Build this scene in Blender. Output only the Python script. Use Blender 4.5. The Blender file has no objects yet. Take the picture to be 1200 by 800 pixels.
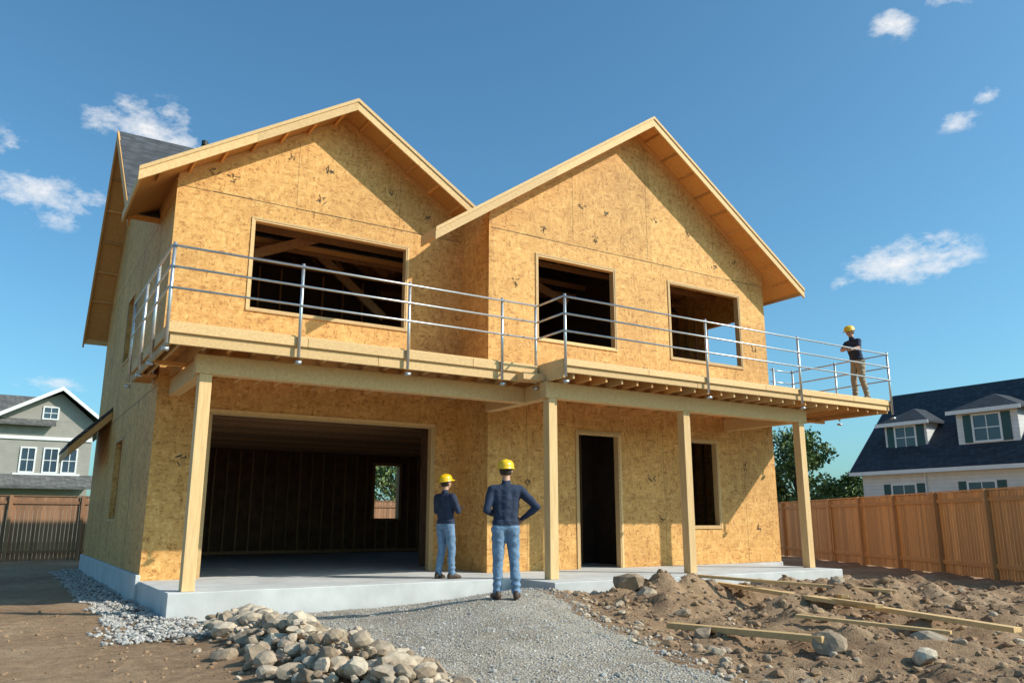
import bpy, bmesh, math, random
import numpy as np
from mathutils import Vector, Matrix, noise
random.seed(7); np.random.seed(7)
S=bpy.context.scene
COL=S.collection

# ------------------------------------------------------------ materials
def newmat(name):
    m=bpy.data.materials.new(name); m.use_nodes=True
    nt=m.node_tree; b=nt.nodes['Principled BSDF']
    return m,nt,b
def N(nt,t,**k):
    n=nt.nodes.new(t)
    for a,v in k.items(): setattr(n,a,v)
    return n
def ramp(nt,stops):
    r=nt.nodes.new('ShaderNodeValToRGB'); e=r.color_ramp.elements
    while len(e)<len(stops): e.new(0.5)
    for i,(p,c) in enumerate(stops):
        e[i].position=p; e[i].color=(c[0],c[1],c[2],1)
    return r
def coords(nt,scale=(1,1,1),rot=(0,0,0)):
    tc=N(nt,'ShaderNodeTexCoord'); mp=N(nt,'ShaderNodeMapping')
    mp.inputs['Scale'].default_value=scale; mp.inputs['Rotation'].default_value=rot
    nt.links.new(tc.outputs['Object'],mp.inputs['Vector']); return mp.outputs['Vector']
def noi(nt,vec,scale,detail=4,rough=.55):
    n=N(nt,'ShaderNodeTexNoise'); n.inputs['Scale'].default_value=scale
    n.inputs['Detail'].default_value=detail; n.inputs['Roughness'].default_value=rough
    nt.links.new(vec,n.inputs['Vector']); return n.outputs['Fac']
def bump(nt,b,h,strength=.3,dist=.02):
    n=N(nt,'ShaderNodeBump'); n.inputs['Strength'].default_value=strength; n.inputs['Distance'].default_value=dist
    nt.links.new(h,n.inputs['Height']); nt.links.new(n.outputs[0],b.inputs['Normal'])
def mixc(nt,f,a,b,mode='MIX'):
    n=N(nt,'ShaderNodeMix',data_type='RGBA',blend_type=mode)
    for s,v in ((0,f),(6,a),(7,b)):
        if isinstance(v,(int,float)): n.inputs[s].default_value=v
        elif isinstance(v,tuple): n.inputs[s].default_value=(v[0],v[1],v[2],1)
        else: nt.links.new(v,n.inputs[s])
    return n.outputs[2]
def math_(nt,op,a,b=None):
    n=N(nt,'ShaderNodeMath',operation=op)
    for i,v in enumerate((a,b)):
        if v is None: continue
        if isinstance(v,(int,float)): n.inputs[i].default_value=v
        else: nt.links.new(v,n.inputs[i])
    return n.outputs[0]

def m_osb(name,dark,mid,light,wet=.0):
    m,nt,b=newmat(name)
    def vor(scale,rot):
        v=N(nt,'ShaderNodeTexVoronoi'); v.inputs['Scale'].default_value=1.0
        v.inputs['Randomness'].default_value=1
        nt.links.new(coords(nt,scale,rot),v.inputs['Vector'])
        s=N(nt,'ShaderNodeSeparateColor'); nt.links.new(v.outputs['Color'],s.inputs[0]); return s.outputs[0],v.outputs['Distance']
    a,da=vor((7,7,24),(.1,.3,.2)); c,dc=vor((22,22,7),(.2,-.3,.4)); e,de=vor((34,34,40),(.6,.5,.3))
    cc=coords(nt)
    msk=noi(nt,cc,5,2)
    r=ramp(nt,[(0.45,(0,0,0)),(.55,(1,1,1))]); nt.links.new(msk,r.inputs[0])
    v1=mixc(nt,r.outputs[0],a,c); v2=mixc(nt,.4,v1,e)
    rr=ramp(nt,[(.10,dark),(.38,mid),(.62,mid),(.92,light)]); nt.links.new(v2,rr.inputs[0])
    big=noi(nt,cc,.9,5,.6)
    br=ramp(nt,[(.3,(.88,.84,.78)),(.7,(1.1,1.08,1.05))]); nt.links.new(big,br.inputs[0])
    out=mixc(nt,1.0,rr.outputs[0],br.outputs[0],'MULTIPLY')
    md=noi(nt,cc,7,5,.65); mr=ramp(nt,[(.3,(.86,.80,.74)),(.68,(1.08,1.08,1.08))]); nt.links.new(md,mr.inputs[0])
    out=mixc(nt,1.0,out,mr.outputs[0],'MULTIPLY')
    # individual 1.22 x 2.44 m sheets differ a little in tone
    tc=N(nt,'ShaderNodeTexCoord'); sp=N(nt,'ShaderNodeSeparateXYZ'); nt.links.new(tc.outputs['Object'],sp.inputs[0])
    cx=math_(nt,'FLOOR',math_(nt,'DIVIDE',math_(nt,'ADD',math_(nt,'ADD',sp.outputs[0],sp.outputs[1]),.3),2.44)); cz=math_(nt,'FLOOR',math_(nt,'DIVIDE',math_(nt,'SUBTRACT',sp.outputs[2],.8),1.22))
    cb=N(nt,'ShaderNodeCombineXYZ'); nt.links.new(cx,cb.inputs[0]); nt.links.new(cz,cb.inputs[2])
    wn=N(nt,'ShaderNodeTexWhiteNoise'); nt.links.new(cb.outputs[0],wn.inputs['Vector'])
    pr=ramp(nt,[(0,(.90,.88,.85)),(1,(1.07,1.07,1.07))]); nt.links.new(wn.outputs['Value'],pr.inputs[0])
    out=mixc(nt,1.0,out,pr.outputs[0],'MULTIPLY')
    st=noi(nt,coords(nt,(2.2,2.2,.35)),1.4,4,.6); sr=ramp(nt,[(.52,(1,1,1)),(.75,(.82,.75,.68))]); nt.links.new(st,sr.inputs[0])
    out=mixc(nt,.5,out,sr.outputs[0],'MULTIPLY')
    nt.links.new(out,b.inputs['Base Color']); b.inputs['Roughness'].default_value=.75
    bump(nt,b,v2,.2,.005); return m
def m_wood(name,c1,c2,stretch=(3,3,3),sc=6,rough=.7,var=.35):
    m,nt,b=newmat(name)
    n=noi(nt,coords(nt,stretch),sc,6,.6)
    r=ramp(nt,[(.3,c1),(.72,c2)]); nt.links.new(n,r.inputs[0])
    at=N(nt,'ShaderNodeAttribute',attribute_name='rnd')
    k=N(nt,'ShaderNodeMapRange'); k.inputs[3].default_value=1-var; k.inputs[4].default_value=1+var*.45
    nt.links.new(at.outputs['Fac'],k.inputs[0])
    o=mixc(nt,1.0,r.outputs[0],k.outputs[0],'MULTIPLY')
    nt.links.new(o,b.inputs['Base Color']); b.inputs['Roughness'].default_value=rough
    bump(nt,b,n,.25,.006); return m
def m_plain(name,c,rough=.6,metal=0,var=.12,sc=4,bs=0,bd=.01,bsc=60):
    m,nt,b=newmat(name)
    v=coords(nt); n=noi(nt,v,sc,6,.6)
    r=ramp(nt,[(.3,tuple(x*(1-var) for x in c)),(.7,tuple(min(1,x*(1+var)) for x in c))]); nt.links.new(n,r.inputs[0])
    nt.links.new(r.outputs[0],b.inputs['Base Color']); b.inputs['Roughness'].default_value=rough; b.inputs['Metallic'].default_value=metal
    if bs: bump(nt,b,noi(nt,v,bsc,4),bs,bd)
    return m
def m_stone(name,c1,c2):
    m,nt,b=newmat(name)
    at=N(nt,'ShaderNodeAttribute',attribute_name='rnd')
    r=ramp(nt,[(0,c1),(.5,tuple((a+b_)/2 for a,b_ in zip(c1,c2))),(1,c2)]); nt.links.new(at.outputs['Fac'],r.inputs[0])
    n=noi(nt,coords(nt),14,6); rr=ramp(nt,[(.3,(.72,.70,.68)),(.7,(1.15,1.15,1.15))]); nt.links.new(n,rr.inputs[0])
    nt.links.new(mixc(nt,1,r.outputs[0],rr.outputs[0],'MULTIPLY'),b.inputs['Base Color']); b.inputs['Roughness'].default_value=.9
    bump(nt,b,noi(nt,coords(nt),40,4),.5,.01); return m

OSB=m_osb('osb_sheathing',(.41,.19,.050),(.68,.38,.122),(.79,.51,.20))
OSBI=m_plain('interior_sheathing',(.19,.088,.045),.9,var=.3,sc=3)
ROOMSHADE=m_plain('room_shade_board',(.055,.033,.022),.9,var=.25,sc=3)  # near-black colour paints the shade of the unlit rooms
PINE=m_wood('pine_lumber',(.61,.37,.155),(.76,.51,.24),(4,4,4),5,var=.3)
PINEV=m_wood('pine_post',(.61,.38,.165),(.76,.52,.25),(14,14,1),2.2)
SOFF=m_wood('soffit_boards',(.64,.30,.085),(.78,.42,.15),(3,3,3),6)
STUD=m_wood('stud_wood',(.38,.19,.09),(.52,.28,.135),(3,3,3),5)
FENCE=m_wood('fence_cedar_sunlit',(.58,.29,.11),(.72,.40,.17),(9,9,1.1),3,var=.28)  # albedo raised: sunlight painted into the cedar, as this side faces away
FENCED=m_wood('fence_cedar_weathered',(.28,.14,.07),(.38,.20,.105),(9,9,1.1),3,var=.3)
CONC=m_plain('concrete',(.54,.54,.53),.85,var=.16,sc=1.6,bs=.25,bd=.004,bsc=60)
GALV=m_plain('galvanised_pipe',(.58,.59,.60),.38,metal=.75,var=.12,sc=9)
BLACK=m_plain('black_marking',(.03,.028,.025),.8)
VENT=m_plain('vent_pipe',(.02,.02,.02),.6)
PAPER=m_plain('permit_paper',(.8,.8,.78),.7,var=.03)
def m_shingle(name,c):
    m,nt,b=newmat(name)
    br=N(nt,'ShaderNodeTexBrick'); br.inputs['Scale'].default_value=1; br.inputs['Mortar Size'].default_value=.012
    br.inputs['Brick Width'].default_value=.33; br.inputs['Row Height'].default_value=.15
    br.inputs['Color1'].default_value=(*[x*1.35 for x in c],1); br.inputs['Color2'].default_value=(*[x*.75 for x in c],1); br.inputs['Mortar'].default_value=(*[x*.35 for x in c],1)
    tc=N(nt,'ShaderNodeTexCoord'); s=N(nt,'ShaderNodeSeparateXYZ'); cb=N(nt,'ShaderNodeCombineXYZ')
    nt.links.new(tc.outputs['Object'],s.inputs[0])
    nt.links.new(math_(nt,'ADD',s.outputs[0],s.outputs[1]),cb.inputs[0]); nt.links.new(math_(nt,'MULTIPLY',s.outputs[2],1.4),cb.inputs[1])
    nt.links.new(cb.outputs[0],br.inputs['Vector'])
    n=noi(nt,coords(nt),3,5); r=ramp(nt,[(.3,(.75,.75,.75)),(.7,(1.2,1.2,1.2))]); nt.links.new(n,r.inputs[0])
    nt.links.new(mixc(nt,1,br.outputs[0],r.outputs[0],'MULTIPLY'),b.inputs['Base Color']); b.inputs['Roughness'].default_value=.9
    bump(nt,b,br.outputs['Fac'],.4,.01); return m
SHIN=m_shingle('asphalt_shingles',(.075,.077,.085))
SHINB=m_shingle('navy_shingles',(.035,.042,.055))
SHING=m_shingle('grey_shingles',(.13,.125,.12))
def m_siding(name,c):
    m,nt,b=newmat(name)
    tc=N(nt,'ShaderNodeTexCoord'); s=N(nt,'ShaderNodeSeparateXYZ'); nt.links.new(tc.outputs['Object'],s.inputs[0])
    f=math_(nt,'FRACT',math_(nt,'MULTIPLY',s.outputs[2],5.0))
    r=ramp(nt,[(0,tuple(x*.6 for x in c)),(.12,c),(1,c)]); nt.links.new(f,r.inputs[0])
    n=noi(nt,coords(nt),1.5,4); rr=ramp(nt,[(.3,(.88,.88,.88)),(.7,(1.05,1.05,1.05))]); nt.links.new(n,rr.inputs[0])
    nt.links.new(mixc(nt,1,r.outputs[0],rr.outputs[0],'MULTIPLY'),b.inputs['Base Color']); b.inputs['Roughness'].default_value=.7
    bump(nt,b,f,.5,.02); return m
SIDW=m_siding('white_siding',(.76,.75,.73)); SIDG=m_siding('grey_siding',(.36,.33,.29))
WHITE=m_plain('white_trim',(.80,.79,.77),.5,var=.04)
SHUT=m_plain('green_shutter',(.015,.07,.07),.5)
GLASS=m_plain('window_glass',(.05,.08,.11),.08,var=.3,sc=.5)
def m_ground():
    m,nt,b=newmat('dirt')
    v=coords(nt); n1=noi(nt,v,.35,6,.6); n2=noi(nt,v,5,8,.7); n3=noi(nt,v,38,5,.7)
    r=ramp(nt,[(.3,(.27,.160,.085)),(.5,(.38,.245,.140)),(.7,(.50,.35,.22))]); nt.links.new(n1,r.inputs[0])
    r2=ramp(nt,[(.3,(.58,.53,.48)),(.7,(1.18,1.18,1.18))]); nt.links.new(n2,r2.inputs[0])
    o=mixc(nt,1,r.outputs[0],r2.outputs[0],'MULTIPLY')
    r3=ramp(nt,[(.3,(.8,.78,.76)),(.62,(1.1,1.1,1.1))]); nt.links.new(n3,r3.inputs[0])
    o=mixc(nt,1,o,r3.outputs[0],'MULTIPLY')
    tc=N(nt,'ShaderNodeTexCoord'); l=N(nt,'ShaderNodeVectorMath',operation='DISTANCE'); nt.links.new(tc.outputs['Object'],l.inputs[0]); l.inputs[1].default_value=(8,14,0)
    g=N(nt,'ShaderNodeMapRange'); g.inputs[1].default_value=32; g.inputs[2].default_value=40; nt.links.new(l.outputs['Value'],g.inputs[0])
    o=mixc(nt,g.outputs[0],o,(.07,.11,.03))
    nt.links.new(o,b.inputs['Base Color']); b.inputs['Roughness'].default_value=.95
    h=math_(nt,'ADD',math_(nt,'MULTIPLY',n2,.8),math_(nt,'MULTIPLY',n3,.45)); bump(nt,b,h,1.0,.06); return m
def m_gravel():
    m,nt,b=newmat('crushed_gravel')
    v=coords(nt)
    a=N(nt,'ShaderNodeTexVoronoi'); a.inputs['Scale'].default_value=42; nt.links.new(v,a.inputs['Vector'])
    s=N(nt,'ShaderNodeSeparateColor'); nt.links.new(a.outputs['Color'],s.inputs[0])
    r=ramp(nt,[(0,(.32,.28,.235)),(.5,(.50,.45,.385)),(1,(.68,.63,.56))]); nt.links.new(s.outputs[0],r.inputs[0])
    d=ramp(nt,[(0,(1.1,1.1,1.1)),(.6,(.62,.6,.57))]); nt.links.new(a.outputs['Distance'],d.inputs[0])
    o=mixc(nt,1,r.outputs[0],d.outputs[0],'MULTIPLY')
    n=noi(nt,v,1.3,5,.6); rr=ramp(nt,[(.35,(.86,.80,.72)),(.65,(1.15,1.13,1.1))]); nt.links.new(n,rr.inputs[0])
    o=mixc(nt,1,o,rr.outputs[0],'MULTIPLY')
    nt.links.new(o,b.inputs['Base Color']); b.inputs['Roughness'].default_value=.95
    bump(nt,b,math_(nt,'SUBTRACT',1,a.outputs['Distance']),.9,.02)
    return m
DIRT=m_ground(); GRAV=m_gravel()
STONE=m_stone('tan_stone',(.26,.18,.115),(.58,.47,.35)); STONEG=m_stone('grey_stone',(.30,.28,.26),(.58,.55,.51))
CLOD=m_stone('dirt_clod',(.23,.135,.072),(.40,.26,.15))
SHIRT=m_plain('navy_fabric',(.018,.030,.065),.85,var=.35,sc=9,bs=.5,bd=.02,bsc=14)
JEANS=m_plain('blue_denim',(.15,.24,.36),.85,var=.3,sc=10,bs=.5,bd=.02,bsc=16)
KHAKI=m_plain('khaki_fabric',(.36,.27,.17),.85,var=.2,sc=10,bs=.5,bd=.02,bsc=16)
SKIN=m_plain('skin',(.50,.27,.17),.55,var=.08,sc=12)
HAIR=m_plain('hair',(.03,.018,.01),.7)
BOOT=m_plain('boot_leather',(.06,.035,.02),.6)
HELM=m_plain('yellow_hard_hat',(.85,.50,.01),.3,var=.03)
DARK=m_plain('eye_dark',(.02,.015,.012),.3)

# ------------------------------------------------------------ mesh builder
class MB:
    def __init__(s): s.v=[];s.f=[];s.m=[];s.r=[];s.mats=[]
    def mi(s,m):
        if m not in s.mats: s.mats.append(m)
        return s.mats.index(m)
    def add(s,vs,fs,m,r=None):
        o=len(s.v); s.v+= [tuple(x) for x in vs]; k=s.mi(m); r=random.random() if r is None else r
        for f in fs: s.f.append(tuple(i+o for i in f)); s.m.append(k); s.r.append(r)
    def prism(s,A,B,m,r=None):
        n=len(A); fs=[tuple(range(n)),tuple(range(2*n-1,n-1,-1))]
        for i in range(n): j=(i+1)%n; fs.append((j,i,i+n,j+n))
        s.add(list(A)+list(B),fs,m,r)
    def box(s,x0,x1,y0,y1,z0,z1,m,r=None):
        s.prism([(x0,y0,z0),(x1,y0,z0),(x1,y1,z0),(x0,y1,z0)],[(x0,y0,z1),(x1,y0,z1),(x1,y1,z1),(x0,y1,z1)],m,r)
    def slab(s,P,t,m,r=None):
        s.prism(P,[(p[0],p[1],p[2]-t) for p in P],m,r)
    def beam(s,a,b,w,h,m,r=None):
        a=Vector(a);b=Vector(b);d=(b-a).normalized()
        up=Vector((0,0,1)) if abs(d.z)<.95 else Vector((0,1,0))
        x=d.cross(up).normalized()*w/2; y=x.cross(d).normalized()*h/2
        s.prism([a-x-y,a+x-y,a+x+y,a-x+y],[b-x-y,b+x-y,b+x+y,b-x+y],m,r)
    def tube(s,pts,rad,m,n=8,r=None,close=True):
        pts=[Vector(p) for p in pts]
        if not isinstance(rad,(list,tuple)): rad=[rad]*len(pts)
        vs=[];prev=None
        for i,p in enumerate(pts):
            d=(pts[min(i+1,len(pts)-1)]-pts[max(i-1,0)]).normalized()
            if prev is None:
                u=d.cross(Vector((0,0,1)));
                if u.length<.1: u=d.cross(Vector((1,0,0)))
            else: u=prev-d*prev.dot(d)
            u.normalize(); prev=u; w=d.cross(u)
            for k in range(n):
                t=2*math.pi*k/n; vs.append(p+(u*math.cos(t)+w*math.sin(t))*rad[i])
        fs=[]
        for i in range(len(pts)-1):
            for k in range(n):
                k2=(k+1)%n; fs.append((i*n+k,i*n+k2,(i+1)*n+k2,(i+1)*n+k))
        fs.append(tuple(range(n-1,-1,-1))); fs.append(tuple(range((len(pts)-1)*n,len(pts)*n)))
        s.add(vs,fs,m,r)
    def obj(s,name,parent=None,smooth=False,fix=True,bevel=0):
        me=bpy.data.meshes.new(name); me.from_pydata(s.v,[],s.f)
        for m in s.mats: me.materials.append(m)
        me.polygons.foreach_set('material_index',s.m)
        a=me.attributes.new('rnd','FLOAT','FACE'); a.data.foreach_set('value',s.r)
        if fix:
            bm=bmesh.new(); bm.from_mesh(me); bmesh.ops.recalc_face_normals(bm,faces=bm.faces); bm.to_mesh(me); bm.free()
        if smooth: me.polygons.foreach_set('use_smooth',[True]*len(me.polygons))
        me.update(); o=bpy.data.objects.new(name,me); COL.objects.link(o)
        if parent: o.parent=parent
        if bevel:
            b=o.modifiers.new('b','BEVEL'); b.width=bevel; b.segments=1
        return o
def empty(name,loc=(0,0,0)):
    e=bpy.data.objects.new(name,None); COL.objects.link(e); e.location=loc; return e

# ------------------------------------------------------------ HOUSE
H=empty('house_under_construction')
XL,XC,XR=2.32,8.88,18.15; Y1,Y2,YB=16.39,15.08,27.6; ZS=.40; T=.12
Yg1,Yg2=15.72,14.41
r1=lambda x:10.69-.631*abs(x-5.8)
r2=lambda x:11.87-.69*abs(x-13.5)
def wallX(mb,x0,x1,y0,y1,z0,z1,ops,m):
    xs=sorted({x0,x1,*[o[0] for o in ops],*[o[1] for o in ops]}); zs=sorted({z0,z1,*[o[2] for o in ops],*[o[3] for o in ops]})
    for i in range(len(xs)-1):
        for j in range(len(zs)-1):
            cx=(xs[i]+xs[i+1])/2; cz=(zs[j]+zs[j+1])/2
            if any(o[0]<cx<o[1] and o[2]<cz<o[3] for o in ops): continue
            mb.box(xs[i],xs[i+1],y0,y1,zs[j],zs[j+1],m)
def wallY(mb,y0,y1,x0,x1,z0,z1,ops,m):
    ys=sorted({y0,y1,*[o[0] for o in ops],*[o[1] for o in ops]}); zs=sorted({z0,z1,*[o[2] for o in ops],*[o[3] for o in ops]})
    for i in range(len(ys)-1):
        for j in range(len(zs)-1):
            cx=(ys[i]+ys[i+1])/2; cz=(zs[j]+zs[j+1])/2
            if any(o[0]<cx<o[1] and o[2]<cz<o[3] for o in ops): continue
            mb.box(x0,x1,ys[i],ys[i+1],zs[j],zs[j+1],m)
W1=(3.88,7.43,5.74,7.70); W2=(10.21,12.58,5.62,7.68); W3=(14.44,17.10,5.62,7.68); W4=(14.82,15.91,1.32,3.49)
GAR=(3.33,8.19,ZS,3.56); DOOR=(11.32,12.57,ZS,3.50)
SW1=(21.5,22.6,5.42,7.07); SW2=(20.8,22.2,1.51,3.34); RW=(15.9,17.3,5.5,7.3)
BW=(11.4,12.34,1.57,3.44)
mb=MB()
wallX(mb,XL,XC,Y1,Y1+T,ZS,8.2,[W1,GAR],OSB)
mb.prism([(XL,Y1,8.2),(XC,Y1,8.2),(XC,Y1,r1(XC)-.1),(5.8,Y1,r1(5.8)-.1),(XL,Y1,r1(XL)-.1)],[(XL,Y1+T,8.2),(XC,Y1+T,8.2),(XC,Y1+T,r1(XC)-.1),(5.8,Y1+T,r1(5.8)-.1),(XL,Y1+T,r1(XL)-.1)],OSB)
mb.obj('front_wall_garage_side',H)
mb=MB()
wallX(mb,XC,XR,Y2,Y2+T,ZS,8.2,[W2,W3,W4,DOOR],OSB)
P=[(XC,8.2),(XR,8.2),(XR,r2(XR)-.1),(13.5,r2(13.5)-.1),(XC,r2(XC)-.1)]
mb.prism([(a,Y2,b) for a,b in P],[(a,Y2+T,b) for a,b in P],OSB)
mb.obj('front_wall_entry_side',H)
mb=MB()
mb.box(XC,XC+T,Y2+T,Y1,ZS,r2(XC)-.1,OSB)
wallY(mb,Y1+T,18.4,XC,XC+T,ZS,4.0,[],OSBI)
mb.obj('return_wall',H)
def sidewall(name,x0,x1,ys,ops,zb,zt):
    mb=MB(); wallY(mb,ys,YB,x0,x1,zb,7.7,ops,OSB)
    yt=24.17-(12.36-zt)/.776
    P=[(ys,7.7),(YB,7.7),(YB,7.78),(24.17,12.36),(yt,zt),(ys,zt)]
    mb.prism([(x0,a,b) for a,b in P],[(x1,a,b) for a,b in P],OSB); return mb.obj(name,H)
sidewall('left_side_wall',XL,XL+T,Y1+T,[SW1,SW2],.51,8.37)
sidewall('right_side_wall',XR-T,XR,Y2+T,[RW],ZS,8.52)
mb=MB(); wallX(mb,XL+T,XR-T,YB-T,YB,ZS,7.9,[BW,(13.6,15.2,5.4,7.1),(14.2,16.0,1.4,3.4)],OSB); mb.obj('back_wall',H)
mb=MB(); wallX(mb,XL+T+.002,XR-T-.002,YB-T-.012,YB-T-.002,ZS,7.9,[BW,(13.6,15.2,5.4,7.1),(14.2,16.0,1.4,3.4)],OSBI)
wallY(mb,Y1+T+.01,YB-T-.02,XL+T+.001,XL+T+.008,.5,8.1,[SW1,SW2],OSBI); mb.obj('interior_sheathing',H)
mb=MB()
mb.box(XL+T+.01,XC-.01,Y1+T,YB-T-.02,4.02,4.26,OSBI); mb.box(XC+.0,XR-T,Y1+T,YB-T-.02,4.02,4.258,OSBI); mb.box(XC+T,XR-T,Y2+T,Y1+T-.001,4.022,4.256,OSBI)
y=Y1+T+.3
while y<YB-.3:
    mb.box(XL+T+.01,XR-T,y,y+.045,3.78,4.015,STUD); y+=.41
mb.obj('upper_floor_joists',H)
mb=MB()
x=XL+T+.1
while x<XR-.3:
    if not (BW[0]-.06<x<BW[1]+.02): mb.box(x,x+.05,YB-T-.15,YB-T-.014,ZS,3.75,STUD)
    else: mb.box(x,x+.05,YB-T-.15,YB-T-.014,ZS,BW[2],STUD)
    if not(13.5<x<15.2): mb.box(x,x+.045,YB-T-.11,YB-T-.014,4.3,7.7,STUD)
    x+=.406
mb.box(XL+T+.15,XR-.3,YB-T-.155,YB-T-.151,ZS+.02,ZS+.12,STUD)
mb.box(BW[0]-.1,BW[1]+.1,YB-T-.16,YB-T-.014,BW[3],BW[3]+.1,STUD); mb.box(BW[0]-.1,BW[1]+.1,YB-T-.16,YB-T-.014,BW[2]-.08,BW[2]-.001,STUD)
for xx in (BW[0]-.1,BW[1]): mb.box(xx,xx+.1,YB-T-.16,YB-T-.014,BW[2],BW[3]-.001,STUD)
y=Y1+.4
while y<YB-.3:
    if not 20.7<y<22.2: mb.box(XL+T+.01,XL+T+.14,y,y+.045,.5,3.75,STUD)
    if not 21.4<y<22.6: mb.box(XL+T+.01,XL+T+.11,y,y+.045,4.3,8.1,STUD)
    if not RW[0]-.1<y<RW[1]: mb.box(XR-T-.1,XR-T-.003,y,y+.045,4.3,8.1,STUD)
    mb.box(XR-T-.1,XR-T-.003,y,y+.045,ZS,3.75,STUD); y+=.406
mb.box(10.4,13.5,17.2,17.3,ZS,3.77,ROOMSHADE); mb.box(10.4,10.5,Y2+T+.1,17.19,ZS,3.77,ROOMSHADE); mb.box(13.4,13.5,Y2+T+.1,17.19,ZS,3.77,ROOMSHADE)  # added dark panels, painted shade behind the doorway
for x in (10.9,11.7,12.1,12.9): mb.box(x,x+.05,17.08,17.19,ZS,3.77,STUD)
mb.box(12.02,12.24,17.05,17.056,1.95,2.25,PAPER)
mb.box(9.2,13.9,20.5,20.6,4.27,9.0,ROOMSHADE); mb.box(13.9,14.0,16.6,20.6,4.27,8.6,ROOMSHADE)  # dark panels added so the upper right room reads as unlit
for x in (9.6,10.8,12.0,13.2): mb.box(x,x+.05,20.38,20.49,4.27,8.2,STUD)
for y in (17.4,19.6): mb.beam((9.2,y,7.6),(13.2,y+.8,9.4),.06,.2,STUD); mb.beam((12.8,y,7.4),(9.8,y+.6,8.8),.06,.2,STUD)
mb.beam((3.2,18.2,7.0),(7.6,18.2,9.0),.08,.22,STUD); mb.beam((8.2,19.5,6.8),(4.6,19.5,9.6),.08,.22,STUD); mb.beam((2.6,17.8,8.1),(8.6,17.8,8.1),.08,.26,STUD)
mb.box(2.6,8.8,21.5,21.6,4.27,8.6,ROOMSHADE)  # dark panel with room shade painted in, behind the left window
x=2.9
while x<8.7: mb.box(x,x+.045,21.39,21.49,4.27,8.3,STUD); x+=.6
mb.obj('interior_stud_framing',H)
mb=MB()
def roofpiece(P,t=.13,shingle=SHIN,under=SOFF):
    Q=[Vector(p) for p in P]
    mb.slab([(q.x,q.y,q.z) for q in Q],t,under)
    c=sum(Q,Vector())/len(Q)
    R=[]
    for q in Q:
        d=q-c; d.normalize(); R.append((q.x+d.x*.03,q.y+d.y*.03,q.z+.035))
    mb.slab(R,.032,shingle)
roofpiece([(1.6,Yg1,r1(1.6)),(5.8,Yg1,r1(5.8)),(5.8,23,r1(5.8)),(1.6,18.5,r1(1.6))])
roofpiece([(5.8,Yg1,r1(5.8)),(8.93,Yg1,r1(8.93)),(8.93,23,r1(8.93)),(5.8,23,r1(5.8))])
YE=15.2
roofpiece([(7.25,Yg2,r2(7.25)),(8.93,Yg2,r2(8.93)),(8.93,YE,r2(8.93)),(7.25,YE,r2(7.25))])
roofpiece([(8.93,Yg2,r2(8.93)+.002),(13.5,Yg2,r2(13.5)),(13.5,24,r2(13.5)),(8.93,24,r2(8.93)+.002)])
roofpiece([(13.5,Yg2,r2(13.5)),(19.0,Yg2,r2(19)),(19.0,18.5,r2(19)),(13.5,24,r2(13.5))])
roofpiece([(1.72,24.17,12.5),(18.8,24.17,12.5),(18.8,18.45,8.06),(1.72,18.45,8.06)])
roofpiece([(1.72,24.17,12.5),(18.8,24.17,12.5),(18.8,28.16,7.23),(1.72,28.16,7.23)])
mb.obj('roof',H)
mb=MB()
def U_(a,b): return random.uniform(a,b)
def rake(x0,z0,x1,z1,y,h=.26,t=.05,m=PINE,dz=.03,r=None):
    mb.prism([(x0,y-t,z0+dz),(x1,y-t,z1+dz),(x1,y-t,z1+dz-h),(x0,y-t,z0+dz-h)],[(x0,y-.002,z0+dz),(x1,y-.002,z1+dz),(x1,y-.002,z1+dz-h),(x0,y-.002,z0+dz-h)],m,r)
def rakes(f,xa,xm,xb,y,yw):
    for a,b in ((xa,xm),(xm,xb)):
        n=2
        for i in range(n):
            p=a+(b-a)*i/n+(.003 if i else 0); q=a+(b-a)*(i+1)/n; rake(p,f(p),q,f(q),y,r=U_(.4,.9))
        rake(a,f(a),b,f(b),y-.052,h=.08,t=.022,dz=.045,r=.6)
rakes(r1,1.52,5.8,8.9,Yg1,Y1); rakes(r2,7.15,13.5,19.1,Yg2,Y2)
mb.box(1.555,1.598,Yg1,18.5,r1(1.6)-.20,r1(1.6)+.02,PINE); mb.box(7.205,7.248,Yg2,YE,r2(7.25)-.20,r2(7.25)+.02,PINE)
mb.box(19.002,19.05,Yg2,18.5,r2(19)-.22,r2(19)+.02,PINE)
for f,xa,xm,xb,yw in ((r1,XL+.01,5.8,XC-.02,Y1),(r2,XC+.02,13.5,XR-.01,Y2)):
    for a,b in ((xa,xm),(xm,xb)):
        mb.prism([(a,yw-.03,f(a)-.135),(b,yw-.03,f(b)-.135),(b,yw-.03,f(b)-.25),(a,yw-.03,f(a)-.25)],[(a,yw-.002,f(a)-.135),(b,yw-.002,f(b)-.135),(b,yw-.002,f(b)-.25),(a,yw-.002,f(a)-.25)],SOFF)
for X,s in ((1.72,-1),(18.8,1)):
    a,b=(X+s*.05,X+s*.003)
    for (ya,za,yb,zb) in ((24.17,12.53,18.4,8.05),(24.17,12.53,28.25,7.14)):
        mb.prism([(a,ya,za),(a,yb,zb),(a,yb,zb-.30),(a,ya,za-.30)],[(b,ya,za),(b,yb,zb),(b,yb,zb-.30),(b,ya,za-.30)],SOFF)
mb.box(1.7,18.8,28.16,28.2,6.95,7.22,PINE)
mb.obj('fascia_boards',H)
mb=MB()
y=Y1+.35
k=0
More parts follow.
